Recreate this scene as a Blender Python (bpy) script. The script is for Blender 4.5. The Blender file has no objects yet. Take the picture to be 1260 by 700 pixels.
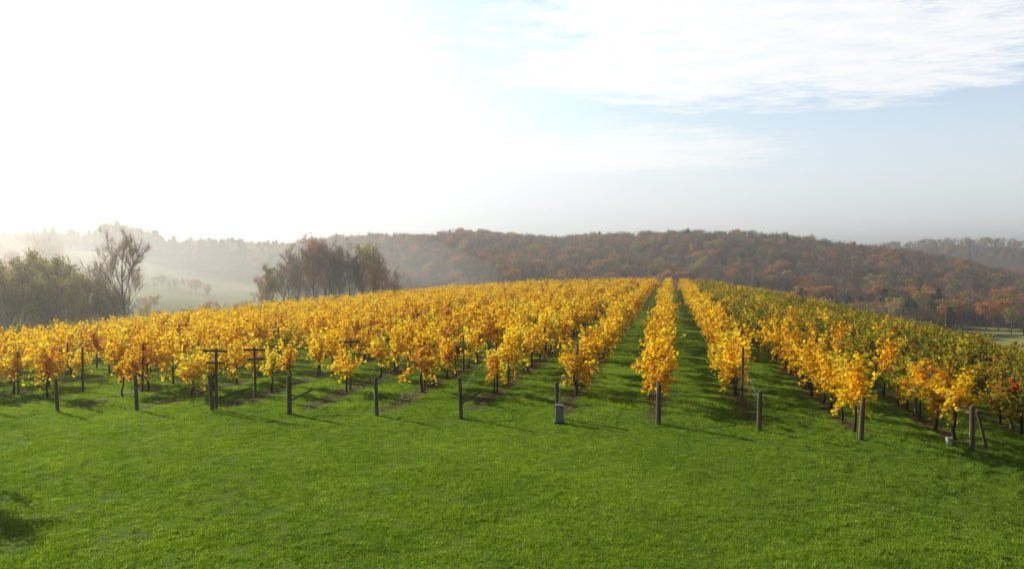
import bpy, math, random
import numpy as np
from mathutils import Vector, Matrix
R=random.Random(7)
H=5.4; F=961.0; HZ=318.0
A=math.radians(11.5); SA,CA=math.sin(A),math.cos(A)
AZ=math.radians(-50); EL=math.radians(23)
SUN=Vector((math.sin(AZ)*math.cos(EL),math.cos(AZ)*math.cos(EL),math.sin(EL)))
sc=bpy.context.scene
sc.view_settings.view_transform='Standard'; sc.view_settings.look='None'; sc.view_settings.exposure=0
SP=3.15; SPL=3.25; U0=-0.45
def rowu(i): return U0+(SP if i>=0 else SPL)*i
def us(x,y): return CA*x-SA*y, SA*x+CA*y
def xy(u,s): return CA*u+SA*s, -SA*u+CA*s
def sstep(a,b,x):
    t=min(1,max(0,(x-a)/(b-a))); return t*t*(3-2*t)
# ---------------- terrain ----------------
PK=[0,60,130,200,340,450,560,700,860,1000,1110,1180,1260]
KN=[(330,[385,384,380,375,380,390,400,408,412,418,422,424,425]),
    (500,[318,314,318,330,352,354,350,350,350,358,370,382,396]),
    (750,[310,310,312,314,313,305,299,306,299,309,321,336,358]),
    (1000,[335,335,335,335,335,330,330,330,330,330,335,345,350]),
    (1600,[298,299,302,310,316,318,318,318,318,318,305,303,304]),
    (2400,[325]*13),(5000,[321]*13)]
def zt(x,y):
    r=math.hypot(x,y); th=math.atan2(x,y)
    tc=max(-0.8,min(0.8,th)); p=630+F*math.tan(tc)
    u,s=us(x,y)
    k=0.005 if u>0 else 0.0009
    zd=-9e-5*s*s-k*u*u
    zd+=1.3*math.exp(-((x-8)**2+(y-184)**2)/(2*48**2))
    if zd<-14: zd=-14-14*math.tanh((-14-zd)/14)
    if r<200: return zd
    zs=[(kr,H+(HZ-float(np.interp(p,PK,v)))/F*kr*math.cos(tc)) for kr,v in KN]
    if r<=330: zk=zs[0][1]
    elif r>=5000: zk=zs[-1][1]
    else:
        for i in range(len(zs)-1):
            if r<=zs[i+1][0]:
                t=sstep(zs[i][0],zs[i+1][0],r); t=0.5*t+0.5*(r-zs[i][0])/(zs[i+1][0]-zs[i][0])
                zk=zs[i][1]*(1-t)+zs[i+1][1]*t; break
    w=sstep(200,330,r)
    zk+= w*(2.2*math.sin(x*0.021+1)*math.sin(y*0.017)+1.2*math.sin(x*0.05+y*0.03)) 
    z=zd*(1-w)+zk*w
    b=sstep(0.9,3.0,abs(th))
    return z*(1-b)+(-10*w+zd*(1-w))*b
# ---------------- node helpers ----------------
def newmat(name):
    m=bpy.data.materials.new(name); m.use_nodes=True
    nt=m.node_tree; nt.nodes.clear()
    out=nt.nodes.new('ShaderNodeOutputMaterial')
    return m,nt,out
def setin(nt,sock,v):
    if isinstance(v,bpy.types.NodeSocket): nt.links.new(v,sock)
    else: sock.default_value=v
def MA(nt,op,a,b=None,c=None,clamp=False):
    n=nt.nodes.new('ShaderNodeMath'); n.operation=op; n.use_clamp=clamp
    setin(nt,n.inputs[0],a)
    if b is not None: setin(nt,n.inputs[1],b)
    if c is not None: setin(nt,n.inputs[2],c)
    return n.outputs[0]
def MIXC(nt,f,a,b):
    n=nt.nodes.new('ShaderNodeMix'); n.data_type='RGBA'
    setin(nt,n.inputs[0],f); setin(nt,n.inputs[6],a); setin(nt,n.inputs[7],b)
    return n.outputs[2]
def SS(nt,x,a,b):
    n=nt.nodes.new('ShaderNodeMapRange'); n.interpolation_type='SMOOTHSTEP'
    setin(nt,n.inputs[0],x); n.inputs[1].default_value=a; n.inputs[2].default_value=b
    return n.outputs[0]
def RAMP(nt,f,stops):
    n=nt.nodes.new('ShaderNodeValToRGB'); cr=n.color_ramp
    cr.elements[0].position=stops[0][0]; cr.elements[0].color=(*stops[0][1],1)
    cr.elements[1].position=stops[-1][0]; cr.elements[1].color=(*stops[-1][1],1)
    for p,c in stops[1:-1]:
        e=cr.elements.new(p); e.color=(*c,1)
    setin(nt,n.inputs[0],f); return n.outputs[0]
def NOISE(nt,vec,scale,detail=4,rough=0.55):
    n=nt.nodes.new('ShaderNodeTexNoise'); n.inputs['Scale'].default_value=scale
    n.inputs['Detail'].default_value=detail; n.inputs['Roughness'].default_value=rough
    if vec is not None: nt.links.new(vec,n.inputs['Vector'])
    return n.outputs['Fac']
def ATTR(nt,name):
    n=nt.nodes.new('ShaderNodeAttribute'); n.attribute_name=name; return n.outputs['Fac']
def POS(nt): return nt.nodes.new('ShaderNodeNewGeometry').outputs['Position']
def leafmat(name,stops,trans=0.45,rw=0.3,bigs=(),spec=.3,rough=.55):
    m,nt,out=newmat(name)
    t=ATTR(nt,'tone'); rnd=nt.nodes.new('ShaderNodeObjectInfo').outputs['Random']
    f=MA(nt,'ADD',MA(nt,'MULTIPLY',t,1-rw),MA(nt,'MULTIPLY',rnd,rw))
    for big,amp in bigs:
        f=MA(nt,'ADD',f,MA(nt,'MULTIPLY',MA(nt,'SUBTRACT',NOISE(nt,POS(nt),big,3),0.5),amp))
    c=RAMP(nt,f,stops)
    d=nt.nodes.new('ShaderNodeBsdfPrincipled'); d.inputs['Roughness'].default_value=rough
    d.inputs['Specular IOR Level'].default_value=spec
    nt.links.new(c,d.inputs['Base Color'])
    tr=nt.nodes.new('ShaderNodeBsdfTranslucent'); nt.links.new(c,tr.inputs['Color'])
    mx=nt.nodes.new('ShaderNodeMixShader'); mx.inputs[0].default_value=trans
    nt.links.new(d.outputs[0],mx.inputs[1]); nt.links.new(tr.outputs[0],mx.inputs[2])
    nt.links.new(mx.outputs[0],out.inputs[0]); return m
def solid(name,c1,c2,scale=8,rough=0.8,bump=0.3,metal=0,stretch=None):
    m,nt,out=newmat(name)
    tc=nt.nodes.new('ShaderNodeTexCoord').outputs['Object']
    if stretch:
        mp=nt.nodes.new('ShaderNodeMapping'); mp.inputs['Scale'].default_value=stretch
        nt.links.new(tc,mp.inputs[0]); tc=mp.outputs[0]
    f=NOISE(nt,tc,scale,5)
    c=RAMP(nt,f,[(0.3,c1),(0.7,c2)])
    d=nt.nodes.new('ShaderNodeBsdfPrincipled'); d.inputs['Roughness'].default_value=rough
    d.inputs['Metallic'].default_value=metal
    nt.links.new(c,d.inputs['Base Color'])
    b=nt.nodes.new('ShaderNodeBump'); b.inputs['Strength'].default_value=bump; b.inputs['Distance'].default_value=0.02
    nt.links.new(f,b.inputs['Height']); nt.links.new(b.outputs[0],d.inputs['Normal'])
    nt.links.new(d.outputs[0],out.inputs[0]); return m
m_gold=leafmat('gold_vine_leaf',[(0.0,(.16,.06,.01)),(0.14,(.50,.21,.012)),(0.32,(.92,.50,.012)),(0.58,(.97,.68,.02)),(0.78,(.96,.80,.06)),(1,(.48,.56,.04))],0.64,0.34,((.35,.35),))
m_green=leafmat('green_vine_leaf',[(0.0,(.32,.05,.012)),(0.16,(.55,.15,.02)),(0.27,(.15,.19,.015)),(0.6,(.34,.39,.025)),(0.80,(.75,.54,.03)),(1,(.85,.40,.03))],0.58,0.4,((.25,.35),))
m_red=leafmat('rust_vine_leaf',[(0.0,(.32,.03,.01)),(0.4,(.62,.10,.015)),(0.7,(.72,.26,.02)),(1,(.45,.36,.03))],0.55,0.3)
m_grass=leafmat('grass_blade',[(0.0,(.055,.13,.005)),(0.22,(.12,.25,.008)),(0.5,(.25,.42,.012)),(0.75,(.37,.54,.022)),(1,(.54,.62,.07))],0.55,0.10,((1.1,.22),(.3,.5),(.08,.5)),.9)
m_bark=solid('bark',(.035,.025,.018),(.10,.075,.055),6,0.9)
m_gbark=solid('grey_bark',(.09,.07,.058),(.17,.135,.11),3,0.9)
m_wood=solid('weathered_wood',(.09,.068,.048),(.28,.22,.16),5,0.85,0.5,0,(6,6,0.6))
m_twig=leafmat('bare_twig',[(0,(.13,.085,.065)),(0.5,(.31,.20,.145)),(1,(.48,.32,.22))],0.25,0.5)
m_orange=leafmat('orange_foliage',[(0,(.30,.09,.025)),(0.5,(.62,.25,.05)),(1,(.74,.42,.08))],0.45,0.5)
m_olive=leafmat('olive_foliage',[(0,(.16,.15,.03)),(0.5,(.40,.34,.06)),(1,(.68,.50,.09))],0.5,0.5)
m_conif=leafmat('conifer_needles',[(0,(.025,.045,.02)),(0.5,(.05,.085,.035)),(1,(.09,.13,.05))],0.15,0.4)
m_litter=leafmat('fallen_leaf',[(0,(.16,.07,.02)),(0.5,(.48,.22,.03)),(1,(.65,.42,.06))],0.3,0.0)
m_wire=solid('galvanised_wire',(.25,.25,.25),(.4,.4,.4),5,0.4,0,0.8)
# ---------------- mesh builder ----------------
class MB:
    def __init__(s): s.v=[];s.f=[];s.m=[];s.t=[]
    def face(s,idx,m,t=0.5): s.f.append(idx); s.m.append(m); s.t.append(t)
    def tube(s,pts,rad,n,m,t=0.5,cap=False):
        rings=[]
        for i,p in enumerate(pts):
            d=(pts[min(i+1,len(pts)-1)]-pts[max(i-1,0)])
            if d.length<1e-6: d=Vector((0,0,1))
            d.normalize()
            a=d.orthogonal() if abs(d.z)<0.9 else d.cross(Vector((0,1,0)))
            a.normalize(); b=d.cross(a)
            o=len(s.v)
            for j in range(n):
                g=2*math.pi*j/n
                s.v.append(p+(a*math.cos(g)+b*math.sin(g))*rad[i])
            rings.append(o)
        for i in range(len(rings)-1):
            for j in range(n):
                k=(j+1)%n
                s.face((rings[i]+j,rings[i]+k,rings[i+1]+k,rings[i+1]+j),m,t)
        if cap:
            s.face(tuple(rings[-1]+j for j in range(n)),m,t); s.face(tuple(rings[0]+n-1-j for j in range(n)),m,t)
    def leaf(s,c,size,m,t,rng,up=None,simple=False):
        n=Vector((rng.gauss(0,1),rng.gauss(0,1),rng.gauss(0,1)+(up or 0)))
        if n.length<1e-3: n=Vector((0,0,1))
        n.normalize(); a=n.orthogonal().normalized(); 
        a=Matrix.Rotation(rng.random()*6.28,3,n)@a; b=n.cross(a)
        o=len(s.v)
        if simple:
            s.v+= [c-a*.5*size, c+b*.42*size, c+a*.5*size+n*.12*size, c-b*.42*size]
            s.face((o,o+1,o+2,o+3),m,t)
        else:
            s.v+= [c-a*.4*size, c+(b*.5-a*.22+n*.15)*size, c+(b*.42+a*.25+n*.12)*size, c+a*.58*size,
                   c+(-b*.42+a*.25+n*.12)*size, c+(-b*.5-a*.22+n*.15)*size]
            s.face((o,o+1,o+2,o+3),m,t); s.face((o,o+3,o+4,o+5),m,t)
    def box(s,c,sx,sy,sz,m,t=0.5,rot=None):
        o=len(s.v)
        for dz in(-1,1):
            for dx,dy in((-1,-1),(1,-1),(1,1),(-1,1)):
                q=Vector((dx*sx/2,dy*sy/2,dz*sz/2))
                if rot is not None: q=rot@q
                s.v.append(c+q)
        for f in((3,2,1,0),(4,5,6,7),(0,1,5,4),(1,2,6,5),(2,3,7,6),(3,0,4,7)):
            s.face(tuple(o+i for i in f),m,t)
    def mesh(s,name,mats):
        me=bpy.data.meshes.new(name); me.from_pydata([tuple(v) for v in s.v],[],s.f)
        for m in mats: me.materials.append(m)
        me.polygons.foreach_set('material_index',s.m)
        at=me.attributes.new('tone','FLOAT','FACE'); at.data.foreach_set('value',s.t)
        me.update(); return me
    def obj(s,name,mats,link=True):
        ob=bpy.data.objects.new(name,s.mesh(name,mats))
        if link: sc.collection.objects.link(ob)
        return ob
# ---------------- GN instancing ----------------
def scatter(name,pts,coll):
    me=bpy.data.meshes.new(name); me.from_pydata([p[0] for p in pts],[],[])
    a=me.attributes.new('rot','FLOAT_VECTOR','POINT'); a.data.foreach_set('vector',[c for p in pts for c in p[1]])
    a=me.attributes.new('scl','FLOAT_VECTOR','POINT'); a.data.foreach_set('vector',[c for p in pts for c in p[2]])
    a=me.attributes.new('idx','INT','POINT'); a.data.foreach_set('value',[p[3] for p in pts])
    ob=bpy.data.objects.new(name,me); sc.collection.objects.link(ob)
    key='scatter_'+coll.name
    ng=bpy.data.node_groups.get(key)
    if not ng:
        ng=bpy.data.node_groups.new(key,'GeometryNodeTree')
        ng.interface.new_socket('Geometry',in_out='INPUT',socket_type='NodeSocketGeometry')
        ng.interface.new_socket('Geometry',in_out='OUTPUT',socket_type='NodeSocketGeometry')
        gi=ng.nodes.new('NodeGroupInput'); go=ng.nodes.new('NodeGroupOutput')
        ci=ng.nodes.new('GeometryNodeCollectionInfo'); ci.inputs['Collection'].default_value=coll
        ci.inputs['Separate Children'].default_value=True; ci.inputs['Reset Children'].default_value=True
        ip=ng.nodes.new('GeometryNodeInstanceOnPoints'); ip.inputs['Pick Instance'].default_value=True
        def na(n,t):
            q=ng.nodes.new('GeometryNodeInputNamedAttribute'); q.data_type=t; q.inputs['Name'].default_value=n
            return [o for o in q.outputs if o.enabled and o.name=='Attribute'][0]
        L=ng.links.new
        L(gi.outputs[0],ip.inputs['Points']); L(ci.outputs[0],ip.inputs['Instance'])
        L(na('idx','INT'),ip.inputs['Instance Index']); L(na('rot','FLOAT_VECTOR'),ip.inputs['Rotation'])
        L(na('scl','FLOAT_VECTOR'),ip.inputs['Scale']); L(ip.outputs[0],go.inputs[0])
    md=ob.modifiers.new('instances','NODES'); md.node_group=ng
    return ob
def coll_of(name,objs):
    c=bpy.data.collections.new(name)
    for o in objs: c.objects.link(o)
    return c
# ---------------- vines ----------------
def vine(name,seed,kind):
    r=random.Random(seed); b=MB()
    pts=[Vector((r.uniform(-.05,.05),r.uniform(-.06,.06),z)) for z in(-.1,.25,.5,.75,.95)]
    b.tube(pts,[.055,.045,.04,.038,.03],6,0)
    top=pts[-1]
    for sg in(-1,1):
        b.tube([top,Vector((.02,sg*.3,1.03)),Vector((r.uniform(-.05,.05),sg*.7,1.05))],[.03,.024,.014],5,0)
    ns=r.randint(27,32)
    if kind=='thin': ns=16
    bias=r.uniform(-.2,.2)
    for i in range(ns):
        y=max(-.9,min(.9,r.gauss(bias,.42))); p=Vector((r.uniform(-.08,.08),y,r.uniform(.85,1.15)))
        side=r.choice((-1,1)); step=.07; sag=.02; q_=r.random(); st_=r.gauss(0,.13)
        if q_<.52:
            ln=r.uniform(.55,1.55)*(1-.22*abs(y)); d=Vector((side*r.uniform(.0,.42),r.uniform(-.45,.45),1)).normalized()
            if r.random()<.12: ln*=1.2
        elif q_<.78:
            ln=r.uniform(.5,1.15); d=Vector((side*r.uniform(.3,.9),r.uniform(-.5,.5),.7)).normalized(); sag=.09
        else:
            ln=r.uniform(.35,.95); d=Vector((side*r.uniform(.3,.6),r.uniform(-.4,.4),-.2)).normalized(); sag=.16
        k=int(ln/step); path=[p.copy()]
        for j in range(k):
            d=(d+Vector((r.gauss(0,.04),r.gauss(0,.08),-sag))).normalized()
            p=p+d*step; path.append(p.copy())
            if kind=='bare_end' and j>k*.6: continue
            for q in range(r.choice((1,1,2,2)) if j>k*.75 else r.choice((1,2,3,3))):
                off=Vector((r.gauss(0,.065),r.gauss(0,.07),r.gauss(0,.065)))
                t=.52+st_+r.gauss(0,.2)+.10*(j/max(k,1)-.5)  # leaves near the cordon toned darker: inner-canopy shade put into the colour
                t=min(1,max(0,t))
                mi=1
                if kind=='green' and r.random()<(.5 if i%5==0 else .07): mi=2
                b.leaf(p+off,r.uniform(.08,.15),mi,t,r,up=.3)
        b.tube([path[0],path[len(path)//2],path[-1]],[.008,.006,.003],3,0)
    mats=[m_bark,m_green if kind=='green' else m_gold,m_red]
    return b.obj(name,mats,False)
gold=[vine('grapevine_a%d'%i,10+i,'gold' if i<3 else ('bare_end' if i==3 else 'thin')) for i in range(5)]
green=[vine('grapevine_b%d'%i,30+i,'green') for i in range(4)]
gold2=[vine('grapevine_c%d'%i,45+i,'gold') for i in range(3)]
vc=coll_of('grapevines',gold+green+gold2)   # 0-4 gold, 5-8 green, 9-11 gold
START={-7:29.5,-6:29.6,-5:30.5,-4:30.8,-3:31,-2:31,-1:31.0,0:28.4,1:32.5,2:26.8,3:27.5,4:27,5:27.5}
posts_b=MB(); wire_b=MB()
rows=range(-23,15)
for i in rows:
    u=rowu(i)
    s=START.get(i,29+R.uniform(-.5,1.5)); send=222
    pts=[]
    rr=random.Random(100+i)
    while s<send:
        x,y=xy(u,s)
        t=x/max(y,1)
        if -0.95<t<0.95:
            pg=0.03
            if i>=2: pg=0.10+ (s-26)*0.014 if i==2 else 0.94
            if i==3: pg=.84
            if i<-13: pg=.15+(-13-i)*.09
            if s>150 and i<-3: pg=max(pg,.3)
            idx=rr.choice((5,6,7,8)) if rr.random()<pg else rr.choices((0,1,2,3,4,9,10,11),(5,5,5,1.8,1.8,5,5,5))[0]
            if rr.random()>(0.07 if s<70 and i not in(0,2) else .03):
                sc_=rr.uniform(.84,1.17)
                pts.append(((x+rr.gauss(0,.06),y,zt(x,y)),(rr.gauss(0,.06),rr.gauss(0,.06),-A+(math.pi if rr.random()<.5 else 0)),(sc_*rr.uniform(.85,1.3),sc_,sc_*rr.uniform(.92,1.16)),idx))
        if s>45: s+=rr.uniform(1.3,1.7)
        elif i<0: s+=rr.uniform(1.7,2.4)
        else: s+=rr.uniform(1.5,1.95)
    if pts: scatter('grapevine_row',pts,vc)
    s=31.2+rr.uniform(-.4,.4)
    if i in(0,2): s=30
    if i==-5: s=29.2
    rot=Matrix.Rotation(-A,3,'Z')
    first=True
    while s<80:
        x,y=xy(u,s)
        if abs(x/max(y,1))<.95:
            z=zt(x,y); hh=rr.uniform(2.0,2.25) if s<33 else rr.uniform(1.7,1.95)
            lx,ly=rr.gauss(0,.04),rr.gauss(0,.04)
            posts_b.tube([Vector((x,y,z-.2)),Vector((x+lx*.5,y+ly*.5,z+hh*.5)),Vector((x+lx,y+ly,z+hh))],[.055,.05,.045],7,0,cap=True)
            if first and i in(-5,-4,-3):
                for zz,w in ((hh-.12,.95),(hh-.5,.7)):
                    if i!=-5 and w<.8: continue
                    posts_b.box(Vector((x,y-.065,z+zz)),w,.045,.09,0,rot=Matrix.Rotation(rr.gauss(0,.04),3,'Y')@rot)
        first=False
        s+=rr.uniform(5.8,6.4)
    for zz in(1.0,1.45,1.95):
        s=26.0; P=[]
        while s<90:
            x,y=xy(u,s); P.append(Vector((x,y,zt(x,y)+(zz if s>27 else min(zz,1.15))))); s+=5.2
        if abs(P[0].x/P[0].y)<1.2: wire_b.tube(P,[.004]*len(P),3,0)
posts_b.obj('trellis_posts',[m_wood])
wire_b.obj('trellis_wires',[m_wire])
# end posts
for i in range(-9,7):
    u=rowu(i)+R.uniform(-.1,.1); x,y=xy(u,26+R.uniform(-.25,.3)); b=MB()
    h=R.uniform(1.25,1.5); tl=R.gauss(0,.06); back=R.uniform(-.16,-.02); k=R.uniform(.8,1.05)
    b.tube([Vector((0,0,-.3)),Vector((tl*.5,back*.5,h*.5)),Vector((tl,back,h-.02)),Vector((tl,back,h))],[.085*k,.078*k,.072*k,.055*k],10,0,cap=True)
    b.tube([Vector((tl,back,h*.82)),Vector((tl+.01,back+.2,h*.8)),Vector((tl*.5,back+2.6,1.0))],[.006,.006,.006],4,1)
    if i in(-4,-3,-2):
        b.tube([Vector((tl,back,h*.35)),Vector((.45*(-1)**i,.9,h*.55))],[.04,.035],6,0,cap=True)
    if i==-5:
        b.tube([Vector((-.05,.3,-.2)),Vector((-.02,.3,2.35))],[.06,.05],7,0,cap=True)
        b.box(Vector((-.02,.235,2.25)),1.0,.045,.09,0); b.box(Vector((-.02,.235,1.8)),.75,.045,.08,0)
        b.tube([Vector((0,.3,.45)),Vector((.9,1.2,.75))],[.04,.035],6,0,cap=True)
    if i in (3,5):
        b.tube([Vector((.5,.2,-.1)),Vector((.15,.1,1.2))],[.05,.045],8,0,cap=True)
    for zz in(.5,.9): b.tube([Vector((tl*.4,back*.4,zz-.01)),Vector((tl*.4,back*.4,zz+.01))],[.088*k,.088*k],10,1)
    o=b.obj('wooden_end_post',[m_wood,m_wire]); o.location=(x,y,zt(x,y)); o.rotation_euler=(0,0,-A)
# ---------------- grass patches ----------------
def patch(name,seed,n,size,hm):
    r=random.Random(seed); b=MB()
    cl=[(r.uniform(-.5,.5)*size,r.uniform(-.5,.5)*size,r.gauss(0,.24),r.uniform(.85,1.5)) for _ in range(34)]
    for i in range(n):
        dt=0; hk=1
        if r.random()<.5:
            c=r.choice(cl); x=c[0]+r.gauss(0,.05); y=c[1]+r.gauss(0,.05); dt=c[2]; hk=c[3]
        else: x,y=r.uniform(-.5,.5)*size,r.uniform(-.5,.5)*size
        h=hm*r.uniform(.5,1.4)*hk; g=r.random()*6.28; w=r.uniform(.004,.009)
        lean=h*r.uniform(.1,.9); q=r.random()*6.28
        o=len(b.v); dx,dy=math.cos(g)*w,math.sin(g)*w
        b.v+=[Vector((x-dx,y-dy,-.01)),Vector((x+dx,y+dy,-.01)),Vector((x+lean*math.cos(q),y+lean*math.sin(q),h))]
        b.face((o,o+1,o+2),0,min(1,max(0,r.gauss(.5,.2)+dt)))
    return b.obj(name,[m_grass],False)
gp=coll_of('grass_patches',[patch('grass_patch_%d'%i,50+i,1900,1.15,.035 if i<3 else .065) for i in range(5)])
pts=[]; r=random.Random(5); Y=9.5
while Y<75:
    st=.8 if Y<45 else 1.0
    X=-.78*Y-2
    while X<.78*Y+2:
        x=X+r.uniform(-.3,.3); y=Y+r.uniform(-.3,.3); u,s=us(x,y)
        ok=True
        if s>26.5:
            q=SP if u>U0 else SPL
            f=(u-U0)/q; f=abs(f-round(f))*q
            if f<.62: ok=False
        if ok:
            k=st/.8
            big=r.choice((3,4)) if (s>26 and r.random()<.5) or r.random()<.04 else r.choice((0,1,2))
            pts.append(((x,y,zt(x,y)),(0,0,r.random()*6.28),(k,k,r.uniform(.75,1.25)),big))
        X+=st
    Y+=st
scatter('lawn_grass',pts,gp)
# fallen leaves
b=MB(); r=random.Random(9)
for i in range(6000):
    if i<340:
        y=r.uniform(11,27); x=r.uniform(-.7,.7)*y; z_=r.uniform(.02,.05)
    else:
        k=r.randint(-9,6); s=26.5+abs(r.gauss(0,16)); u=rowu(k)+r.gauss(0,.42); x,y=xy(u,s); z_=.03
    b.leaf(Vector((x,y,zt(x,y)+z_)),r.uniform(.03,.065) if i<340 else r.uniform(.06,.1),0,r.random()*(.7 if i<340 else 1),r,up=2.5,simple=True)
b.obj('fallen_leaves',[m_litter])
# ---------------- ground ----------------
def ground():
    rs=[0.0]+list(np.geomspace(2,6000,190)); na=420
    V=[];Fc=[];far=[];fld=[]
    V.append((0,0,zt(0,0)));far.append(0);fld.append(0)
    for q in rs[1:]:
        for j in range(na):
            g=2*math.pi*j/na; x,y=q*math.sin(g),q*math.cos(g)
            V.append((x,y,zt(x,y)))
            u,s=us(x,y)
            f=max(sstep(215,235,s),sstep(46,54,u),sstep(78,90,-u),sstep(10,40,-s))
            far.append(f)
            tt=x/max(y,1) if y>0 else 9; p=630+F*tt
            a=1 if (q<545 and p<350) or (q<330) or (q<385 and p>1120) or q>1900 else 0
            fld.append(a)
    for j in range(na): Fc.append((0,1+j,1+(j+1)%na))
    for i in range(len(rs)-2):
        o=1+i*na
        for j in range(na):
            k=(j+1)%na; Fc.append((o+j,o+na+j,o+na+k,o+k))
    me=bpy.data.meshes.new('ground'); me.from_pydata(V,[],Fc)
    me.attributes.new('far','FLOAT','POINT').data.foreach_set('value',far)
    me.attributes.new('field','FLOAT','POINT').data.foreach_set('value',[float(a) for a in fld])
    for p in me.polygons: p.use_smooth=True
    ob=bpy.data.objects.new('ground',me); sc.collection.objects.link(ob)
    if me.polygons[5000].normal.z<0: me.flip_normals()
    m,nt,out=newmat('ground_turf'); P=POS(nt)
    sp=nt.nodes.new('ShaderNodeSeparateXYZ'); nt.links.new(P,sp.inputs[0])
    u=MA(nt,'SUBTRACT',MA(nt,'MULTIPLY',sp.outputs[0],CA),MA(nt,'MULTIPLY',sp.outputs[1],SA))
    s=MA(nt,'ADD',MA(nt,'MULTIPLY',sp.outputs[0],SA),MA(nt,'MULTIPLY',sp.outputs[1],CA))
    uu=MA(nt,'SUBTRACT',u,U0)
    ph=MA(nt,'ADD',MA(nt,'DIVIDE',MA(nt,'MAXIMUM',uu,0.0),SP),MA(nt,'DIVIDE',MA(nt,'MINIMUM',uu,0.0),SPL))
    fr=MA(nt,'ABSOLUTE',MA(nt,'SUBTRACT',MA(nt,'FRACT',MA(nt,'ADD',ph,0.5)),0.5))
    n1=NOISE(nt,P,2.5,5); n2=NOISE(nt,P,0.5,4); n3=NOISE(nt,P,30,4)
    fr2=MA(nt,'ADD',fr,MA(nt,'MULTIPLY',MA(nt,'SUBTRACT',n1,.5),.30))
    strip=MA(nt,'MULTIPLY',MA(nt,'SUBTRACT',1.0,SS(nt,fr2,.06,.15)),SS(nt,MA(nt,'ADD',s,n1),26.2,28.4))
    strip=MA(nt,'MULTIPLY',strip,.85)
    gr=RAMP(nt,MA(nt,'ADD',MA(nt,'MULTIPLY',n2,.5),MA(nt,'MULTIPLY',n3,.5)),[(.3,(.06,.13,.006)),(.5,(.14,.24,.01)),(.7,(.24,.36,.02))])
    so=RAMP(nt,n1,[(.35,(.06,.045,.018)),(.55,(.11,.08,.03)),(.70,(.2,.14,.04))])
    c=MIXC(nt,strip,gr,so)
    fg=RAMP(nt,NOISE(nt,P,.02,5),[(.35,(.24,.33,.08)),(.5,(.36,.37,.12)),(.65,(.46,.44,.20))])
    ff=RAMP(nt,NOISE(nt,P,.1,5),[(.35,(.10,.07,.05)),(.65,(.22,.15,.10))])
    fc=MIXC(nt,ATTR(nt,'field'),ff,fg)
    c=MIXC(nt,ATTR(nt,'far'),c,fc)
    d=nt.nodes.new('ShaderNodeBsdfPrincipled'); d.inputs['Roughness'].default_value=.95; d.inputs['Specular IOR Level'].default_value=.15
    nt.links.new(c,d.inputs['Base Color'])
    bp=nt.nodes.new('ShaderNodeBump'); bp.inputs['Strength'].default_value=.6; bp.inputs['Distance'].default_value=.06
    nt.links.new(n3,bp.inputs['Height']); nt.links.new(bp.outputs[0],d.inputs['Normal'])
    nt.links.new(d.outputs[0],out.inputs[0]); me.materials.append(m)
ground()
# ---------------- trees ----------------
def tree(name,seed,kind,Ht,fine=False):
    r=random.Random(seed); b=MB(); ends=[]
    def br(p,d,L,rad,lev,maxl):
        n=3; pts=[p.copy()]; q=p.copy()
        for i in range(n):
            d=(d+Vector((r.gauss(0,.13),r.gauss(0,.13),.06 if lev else 0))).normalized()
            q=q+d*(L/n); pts.append(q.copy())
        b.tube(pts,[rad,rad*.8,rad*.62,rad*.45],6 if lev<1 else 3,0)
        if lev>=maxl: ends.append((q,d,pts[1])); return
        k={0:r.randint(8,10),1:r.randint(4,6),2:r.randint(3,5),3:3}[lev]
        for i in range(k):
            t=.3+.7*(i+r.random())/k; t=min(t,1)
            fi=t*n; a=min(int(fi),n-1); pp=pts[a].lerp(pts[a+1],fi-a)
            g=r.random()*6.28
            side=Vector((math.cos(g),math.sin(g),r.uniform(.1,.7)))
            nd=(d*r.uniform(.45,.9)+side*(.68 if lev==0 else .8)).normalized()
            br(pp,nd,L*r.uniform(.42,.6)*(1.2-.5*t if lev==0 else 1),rad*.42,lev+1,maxl)
    br(Vector((0,0,-.5)),Vector((0,0,1)),Ht*.76,Ht*.018,0,3 if fine else 2)
    nt_={'bare':(26,0),'orange':(6,26),'olive':(5,28)}[kind]
    if fine: nt_=(nt_[0]//2+3,int(nt_[1]*.6))
    ls=Ht*(.022 if fine else .04)
    for q,d,p0 in ends:
        for i in range(nt_[0]):
            o=p0.lerp(q,r.random()); dd=(d*.7+Vector((r.gauss(0,.7),r.gauss(0,.7),r.gauss(.25,.6)))).normalized()
            L=Ht*r.uniform(.05,.12); w=Ht*(.0015 if fine else .0035); sd=dd.orthogonal().normalized()*w
            k=len(b.v); b.v+=[o-sd,o+sd,o+dd*L+Vector((0,0,-.02*Ht*r.random()))]; b.face((k,k+1,k+2),1,r.random())
        tb=r.uniform(.2,.8)
        for i in range(nt_[1]):
            c=q+Vector((r.gauss(0,1),r.gauss(0,1),r.gauss(0,.8)))*Ht*(.03 if fine else .045)
            b.leaf(c,ls*r.uniform(.6,1.4),2,min(1,max(0,tb+r.gauss(0,.15))),r,simple=True)
    return b.obj(name,[m_gbark,m_twig,{'orange':m_orange,'olive':m_olive,'bare':m_twig}[kind]],False)
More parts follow.
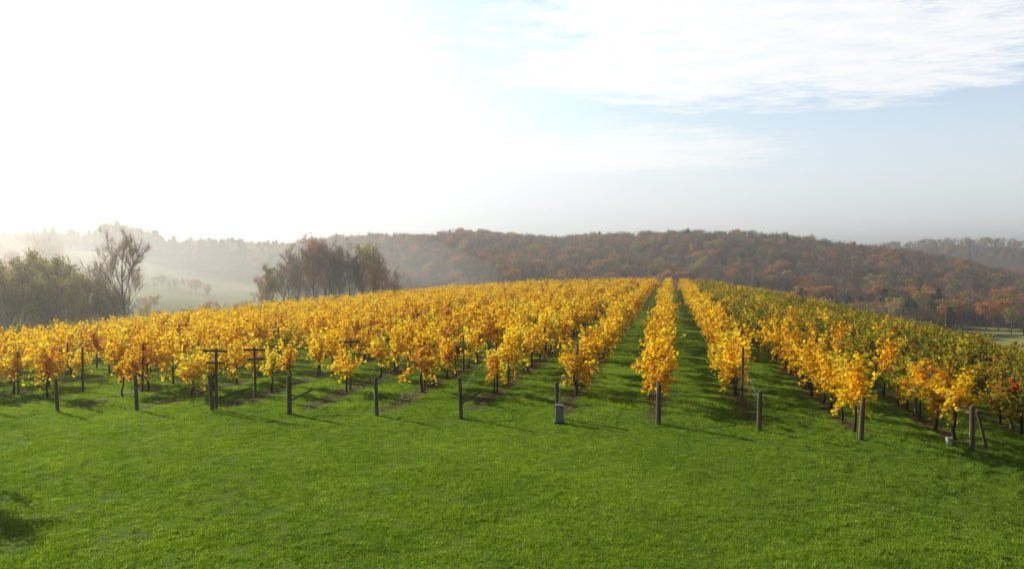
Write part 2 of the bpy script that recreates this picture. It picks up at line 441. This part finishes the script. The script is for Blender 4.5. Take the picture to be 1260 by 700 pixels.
def conifer(name,seed,Ht):
    r=random.Random(seed); b=MB()
    b.tube([Vector((0,0,-.5)),Vector((0,0,Ht*.5)),Vector((0,0,Ht))],[Ht*.018,Ht*.01,.02],6,0)
    z=Ht*.1
    while z<Ht*.98:
        t=z/Ht; rad=Ht*.29*(1-t)**.7*r.uniform(.65,1.15)+.15
        for i in range(r.randint(6,9)):
            g=r.random()*6.28; dd=Vector((math.cos(g),math.sin(g),-.15+.4*t)); L=rad*r.uniform(.6,1.15)
            b.tube([Vector((0,0,z)),Vector((0,0,z))+dd*L],[Ht*.004,.01],3,0)
            for j in range(12):
                c=Vector((0,0,z))+dd*L*r.uniform(.2,1.05)+Vector((r.gauss(0,.2),r.gauss(0,.2),r.gauss(-.1,.15)))
                b.leaf(c,Ht*.05*r.uniform(.6,1.3),2,r.random(),r,up=1,simple=True)
        z+=Ht*.04
    return b.obj(name,[m_bark,m_twig,m_conif],False)
T=[tree('tree_a%d_bare'%i,60+i,'bare',12) for i in range(4)]
T+=[tree('tree_b%d_orange'%i,70+i,'orange',12) for i in range(2)]
T+=[tree('tree_c%d_olive'%i,80+i,'olive',12) for i in range(2)]
T+=[conifer('tree_d%d_conifer'%i,90+i,13) for i in range(2)]
fc=coll_of('forest_trees',T)
r=random.Random(21); pts=[]
def pol(p,rad):
    th=math.atan((p-630)/F); return rad*math.sin(th),rad*math.cos(th)
def addt(x,y,ws,s0,s1):
    k=r.choices(range(10),ws)[0]; s=r.uniform(s0,s1)
    pts.append(((x,y,zt(x,y)-.3),(0,0,r.random()*6.28),(s*r.uniform(.9,1.25),s*r.uniform(.9,1.25),s),k))
patchf=lambda x,y: .5+.5*math.sin(x*.013+2*math.sin(y*.011))*math.cos(y*.017+math.sin(x*.007))
n=0
while n<11000:
    th=r.uniform(-.78,.78); rad=math.sqrt(r.uniform(300**2,880**2))
    x,y=rad*math.sin(th),rad*math.cos(th); p=630+F*math.tan(th); n+=1
    if p<355 and rad<555: continue
    if p<520 and rad<360: continue
    if p>1150 and rad<350: continue
    f=patchf(x,y)
    ws=[6,6,6,6,2.2*f+.3,2.4*f+.3,.8,.8,.1,.1]
    if p<340: ws=[2,2,2,2,.5,.5,1,1,2,2]
    if 850<p and rad<430: ws=[3,3,3,3,1.3,1.3,1.2,1.2,1.3,1.3]
    addt(x,y,ws,.75,1.2)
for n in range(2400):
    th=r.uniform(-.78,.78); rad=r.uniform(1250,1750); x,y=rad*math.sin(th),rad*math.cos(th)
    addt(x,y,[6,6,6,6,1,1,1,1,.2,.2],1.0,1.4)
scatter('forest',pts,fc)
pts=[]
for n in range(170):
    p=r.uniform(130,300); rad=r.uniform(545,590); x,y=pol(p,rad); addt(x,y,[.4,.4,.4,.4,.1,.1,.3,.3,5,5],1.0,1.7)
for n in range(110):
    q=r.random(); p=60+q*290+r.gauss(0,5); rad=420-60*q+r.gauss(0,5); 
    if r.random()<.35: x,y=pol(p,rad); addt(x,y,[2,2,2,2,1,1,2,2,0,0],.25,.55)
for n in range(140):
    p=r.uniform(-150,70); rad=r.uniform(240,520); x,y=pol(p,rad); addt(x,y,[2,2,2,2,1,1,3,3,0,0],.9,1.5)
for n in range(160):
    p=r.uniform(-60,345); rad=r.uniform(225,300); x,y=pol(p,rad); 
    if p<115 or r.random()<.35: addt(x,y,[1,1,1,1,1,1,3,3,0,0],.4,.7 if p>115 else 1.4)
scatter('distant_tree_belt',pts,fc)
hero=[tree('h0',201,'bare',12,True),tree('h1',202,'bare',12,True),tree('h2',203,'olive',12,True),tree('h3',204,'orange',12,True),tree('h4',205,'olive',12,True)]
def place(name,k,p,rad,ht,w=1.0):
    x,y=pol(p,rad); o=bpy.data.objects.new(name,hero[k].data); sc.collection.objects.link(o)
    s=ht/12.5; o.location=(x,y,zt(x,y)-.3); o.scale=(s*w,s*w,s); o.rotation_euler=(0,0,r.random()*6.28)
place('bare_tree',0,157,190,27,.68); place('bare_tree',1,140,200,20,.7)
for p,rad,ht,k in((8,195,25,2),(35,202,25,4),(60,198,23,2),(88,200,20,4),(-25,190,24,4),(-60,200,23,2),(108,200,17,2),(-95,195,22,4),(128,200,15,4),(75,185,17,4),(20,180,18,2),(48,188,18,2),(0,210,22,4),(98,188,14,2),(170,212,11,2)):
    place('autumn_tree',k,p,rad,ht,.85)
for p,rad,ht,k in((345,235,22,1),(362,240,26,0),(385,238,26,3),(402,246,26,1),(420,240,27,0),(440,248,25,4),(458,244,22,1),(476,252,18,0),(330,250,17,3),(495,256,14,1),(410,232,22,0),(372,252,24,1),(352,228,20,0),(395,228,21,1),(432,232,21,0),(450,236,19,1),(468,240,17,3),(340,222,17,2)):
    place('bare_tree' if k<2 else 'autumn_tree',k,p,rad,ht,.72)
for p,rad,ht,k in((365,215,7,2),(350,214,6,4),(335,212,5.5,2),(300,210,5,4),(378,214,6,4)): place('shrub',k,p,rad,ht)
place('orange_tree',3,938,330,15); place('shrub',4,-112,24.5,3.2)  # unseen shrub left of frame, added to cast a shadow on the lawn
# ---------------- small objects ----------------
m_grey=solid('grey_enclosure_paint',(.25,.26,.27),(.34,.35,.36),12,.5,.1)
m_white=solid('white_paint',(.55,.55,.53),(.72,.72,.70),3,.6,.1)
m_roof=solid('grey_shingle',(.08,.08,.085),(.15,.145,.14),4,.8,.3)
m_glass=solid('dark_window_glass',(.02,.025,.03),(.04,.045,.05),2,.15,0)
def parented(name,parts,loc,rz):
    e=bpy.data.objects.new(name,None); sc.collection.objects.link(e); e.location=loc; e.rotation_euler=(0,0,rz)
    for pn,b,mats in parts:
        o=b.obj(pn,mats); o.parent=e
        if 'box' in pn or 'lid' in pn:
            md=o.modifiers.new('bv','BEVEL'); md.width=.015; md.segments=2
    return e
b1=MB(); b1.box(Vector((0,0,.32)),.26,.2,.5,0)
b2=MB(); b2.box(Vector((0,0,.605)),.30,.24,.06,0); 
b3=MB(); b3.box(Vector((0,0,.03)),.34,.28,.1,0)
b4=MB(); b4.tube([Vector((0,.16,-.1)),Vector((0,.16,.7)),Vector((0,.16,1.0))],[.03,.03,.03],8,0,cap=True)
x,y=xy(rowu(-1)+.12,25.5); parented('utility_pedestal',[('box_body',b1,[m_grey]),('lid',b2,[m_grey]),('concrete_base',b3,[m_roof]),('conduit',b4,[m_grey])],(x,y,zt(x,y)),-.1)
b1=MB(); b1.tube([Vector((0,0,0)),Vector((0,0,.02)),Vector((0,0,.26)),Vector((0,0,.28))],[.07,.08,.10,.11],14,0,cap=True)
b2=MB(); b2.tube([Vector((-.11,0,.26)),Vector((-.07,0,.36)),Vector((0,0,.40)),Vector((.07,0,.36)),Vector((.11,0,.26))],[.005]*5,5,0)
x,y=xy(U0+SP*3-.5,26.3); parented('white_bucket',[('pail',b1,[m_white]),('handle',b2,[m_wire])],(x,y,zt(x,y)),.3)
# farmhouse
w=MB(); w.box(Vector((0,0,1.5)),11,7,5,0)
o=len(w.v); w.v+=[Vector((-5.5,-3.5,4)),Vector((-5.5,3.5,4)),Vector((-5.5,0,6.4)),Vector((5.5,-3.5,4)),Vector((5.5,3.5,4)),Vector((5.5,0,6.4))]
w.face((o,o+2,o+1),0); w.face((o+3,o+4,o+5),0)
rf=MB()
for sg in(-1,1):
    o=len(rf.v); rf.v+=[Vector((-5.9,sg*4.0,3.72)),Vector((5.9,sg*4.0,3.72)),Vector((5.9,0,6.5)),Vector((-5.9,0,6.5))]; rf.face((o,o+1,o+2,o+3),0)
wn=MB()
for xx in(-4,-2,2,4): wn.box(Vector((xx,-3.52,2.4)),1,.06,1.4,0)
dr=MB(); dr.box(Vector((0,-3.52,1.3)),1.1,.08,2.2,0)
ch=MB(); ch.box(Vector((2.5,0,6.6)),.8,.8,1.6,0)
x,y=pol(1052,432); parented('white_farmhouse',[('walls',w,[m_white]),('roof',rf,[m_roof]),('windows',wn,[m_glass]),('front_door',dr,[m_wood]),('chimney',ch,[m_roof])],(x,y,zt(x,y)+.8),-.35)
# ---------------- haze volumes ----------------
def volmat(name,dens,g,col=(1,1,1)):
    m,nt,out=newmat(name); v=nt.nodes.new('ShaderNodeVolumeScatter'); v.inputs['Density'].default_value=dens
    v.inputs['Anisotropy'].default_value=g; v.inputs['Color'].default_value=(*col,1); nt.links.new(v.outputs[0],out.inputs['Volume']); return m
b=MB(); b.box(Vector((0,1200,0)),5200,3600,150,0); b.obj('atmospheric_haze',[volmat('haze',.00050,.6,(.96,.98,1))])
mm=volmat('mist',.0012,.55)
def mist(x,y,z,rx,ry,rz):
    bpy.ops.mesh.primitive_uv_sphere_add(segments=48,ring_count=24,location=(x,y,z)); o=bpy.context.object
    o.name='valley_mist'; o.scale=(rx,ry,rz); o.data.materials.append(mm)
for f in (1,.76,.52): mist(-250,315,-8,250*f,195*f,44*f)
# ---------------- world ----------------
w=bpy.data.worlds.new('World'); sc.world=w; w.use_nodes=True; nt=w.node_tree; nt.nodes.clear()
out=nt.nodes.new('ShaderNodeOutputWorld'); bg=nt.nodes.new('ShaderNodeBackground'); nt.links.new(bg.outputs[0],out.inputs[0])
bg.inputs[1].default_value=.15
sky=nt.nodes.new('ShaderNodeTexSky'); sky.sky_type='NISHITA'; sky.sun_disc=False; sky.sun_elevation=EL; sky.sun_rotation=AZ%(2*math.pi)
sky.air_density=1.0; sky.dust_density=1.2; sky.ozone_density=2
tc=nt.nodes.new('ShaderNodeTexCoord').outputs['Generated']
nv=nt.nodes.new('ShaderNodeVectorMath'); nv.operation='NORMALIZE'; nt.links.new(tc,nv.inputs[0]); D=nv.outputs[0]
sp=nt.nodes.new('ShaderNodeSeparateXYZ'); nt.links.new(D,sp.inputs[0])
dp=nt.nodes.new('ShaderNodeVectorMath'); dp.operation='DOT_PRODUCT'; nt.links.new(D,dp.inputs[0]); dp.inputs[1].default_value=SUN
dot=MA(nt,'MAXIMUM',dp.outputs['Value'],0.0)
glow=MA(nt,'MULTIPLY',MA(nt,'POWER',dot,3.6),4.4)
upf=MA(nt,'SUBTRACT',1.0,SS(nt,sp.outputs[2],.35,.46))
glow=MA(nt,'MULTIPLY',glow,upf)
zz=MA(nt,'MAXIMUM',sp.outputs[2],0.03)
qx=MA(nt,'DIVIDE',sp.outputs[0],zz); qy=MA(nt,'DIVIDE',sp.outputs[1],zz)
cb=nt.nodes.new('ShaderNodeCombineXYZ'); setin(nt,cb.inputs[0],qx); setin(nt,cb.inputs[1],MA(nt,'MULTIPLY',qy,1.0))
Q=cb.outputs[0]
mp=nt.nodes.new('ShaderNodeMapping'); mp.inputs['Rotation'].default_value=(0,0,1.05); mp.inputs['Scale'].default_value=(1.0,1.6,1); nt.links.new(Q,mp.inputs[0])
nz=NOISE(nt,mp.outputs[0],1.1,9,.62); nf=NOISE(nt,mp.outputs[0],4.0,8,.65)
def blob(cx,cy,rx,ry):
    a=MA(nt,'POWER',MA(nt,'ABSOLUTE',MA(nt,'DIVIDE',MA(nt,'SUBTRACT',qx,cx),rx)),2.0)
    c=MA(nt,'POWER',MA(nt,'ABSOLUTE',MA(nt,'DIVIDE',MA(nt,'SUBTRACT',qy,cy),ry)),2.0)
    return MA(nt,'SUBTRACT',1.0,MA(nt,'ADD',a,c))
def cl(b,lo,hi,amp=2.4):
    return SS(nt,MA(nt,'ADD',b,MA(nt,'ADD',MA(nt,'MULTIPLY',MA(nt,'SUBTRACT',nz,.5),amp),MA(nt,'MULTIPLY',MA(nt,'SUBTRACT',nf,.5),1.4))),lo,hi)
c1=cl(blob(1.35,3.75,1.75,1.75),-.1,.8)
c2=MA(nt,'MULTIPLY',cl(blob(1.1,7.8,1.8,1.9),-.1,1.0),.9)
cm=MA(nt,'MAXIMUM',c1,c2)
cm=MA(nt,'MULTIPLY',cm,MA(nt,'ADD',.45,MA(nt,'MULTIPLY',nf,.9)),clamp=True)
hz=MA(nt,'MULTIPLY',MA(nt,'SUBTRACT',1.0,SS(nt,sp.outputs[2],.0,.30)),.88)
skb=nt.nodes.new('ShaderNodeVectorMath'); skb.operation='SCALE'; nt.links.new(sky.outputs[0],skb.inputs[0])
setin(nt,skb.inputs['Scale'],MA(nt,'SUBTRACT',1.35,MA(nt,'MULTIPLY',SS(nt,sp.outputs[2],.35,.48),1.05)))
lim=nt.nodes.new('ShaderNodeVectorMath'); lim.operation='MINIMUM'; nt.links.new(skb.outputs[0],lim.inputs[0]); lim.inputs[1].default_value=(6.5,6.5,6.5)
skm=MIXC(nt,MA(nt,'MULTIPLY',upf,.10),lim.outputs[0],(5.6,5.9,6.2,1))
c=MIXC(nt,hz,skm,(5.95,6.35,6.75,1))
c=MIXC(nt,cm,c,(6.9,7.0,7.1,1))
# sky dimmed behind / to the right of the view to weaken ambient fill
sky_dim=MA(nt,'MULTIPLY',MA(nt,'ADD',.25,MA(nt,'MULTIPLY',SS(nt,sp.outputs[1],-.1,.65),.75)),MA(nt,'SUBTRACT',1.0,MA(nt,'MULTIPLY',SS(nt,sp.outputs[0],.62,.9),.5)))
sca=nt.nodes.new('ShaderNodeVectorMath'); sca.operation='SCALE'; nt.links.new(c,sca.inputs[0]); setin(nt,sca.inputs['Scale'],sky_dim)
gc=nt.nodes.new('ShaderNodeVectorMath'); gc.operation='SCALE'; gc.inputs[0].default_value=(1,.99,.97); setin(nt,gc.inputs['Scale'],glow)
ad=nt.nodes.new('ShaderNodeVectorMath'); ad.operation='ADD'; nt.links.new(sca.outputs[0],ad.inputs[0]); nt.links.new(gc.outputs[0],ad.inputs[1])
nt.links.new(ad.outputs[0],bg.inputs[0])
# ---------------- sun & camera ----------------
L=bpy.data.lights.new('sun','SUN'); L.energy=5.0; L.angle=math.radians(.5); L.color=(1,.93,.76)
lo=bpy.data.objects.new('sun',L); sc.collection.objects.link(lo); lo.rotation_euler=SUN.to_track_quat('Z','Y').to_euler(); lo.location=SUN*60
cam=bpy.data.cameras.new('camera'); co=bpy.data.objects.new('camera',cam); sc.collection.objects.link(co)
cam.sensor_width=36; cam.lens=F/1260*36; cam.clip_end=9000; cam.clip_start=.1
co.location=(0,0,H); co.rotation_euler=(math.radians(90)-math.atan((350-HZ)/F),0,0); sc.camera=co
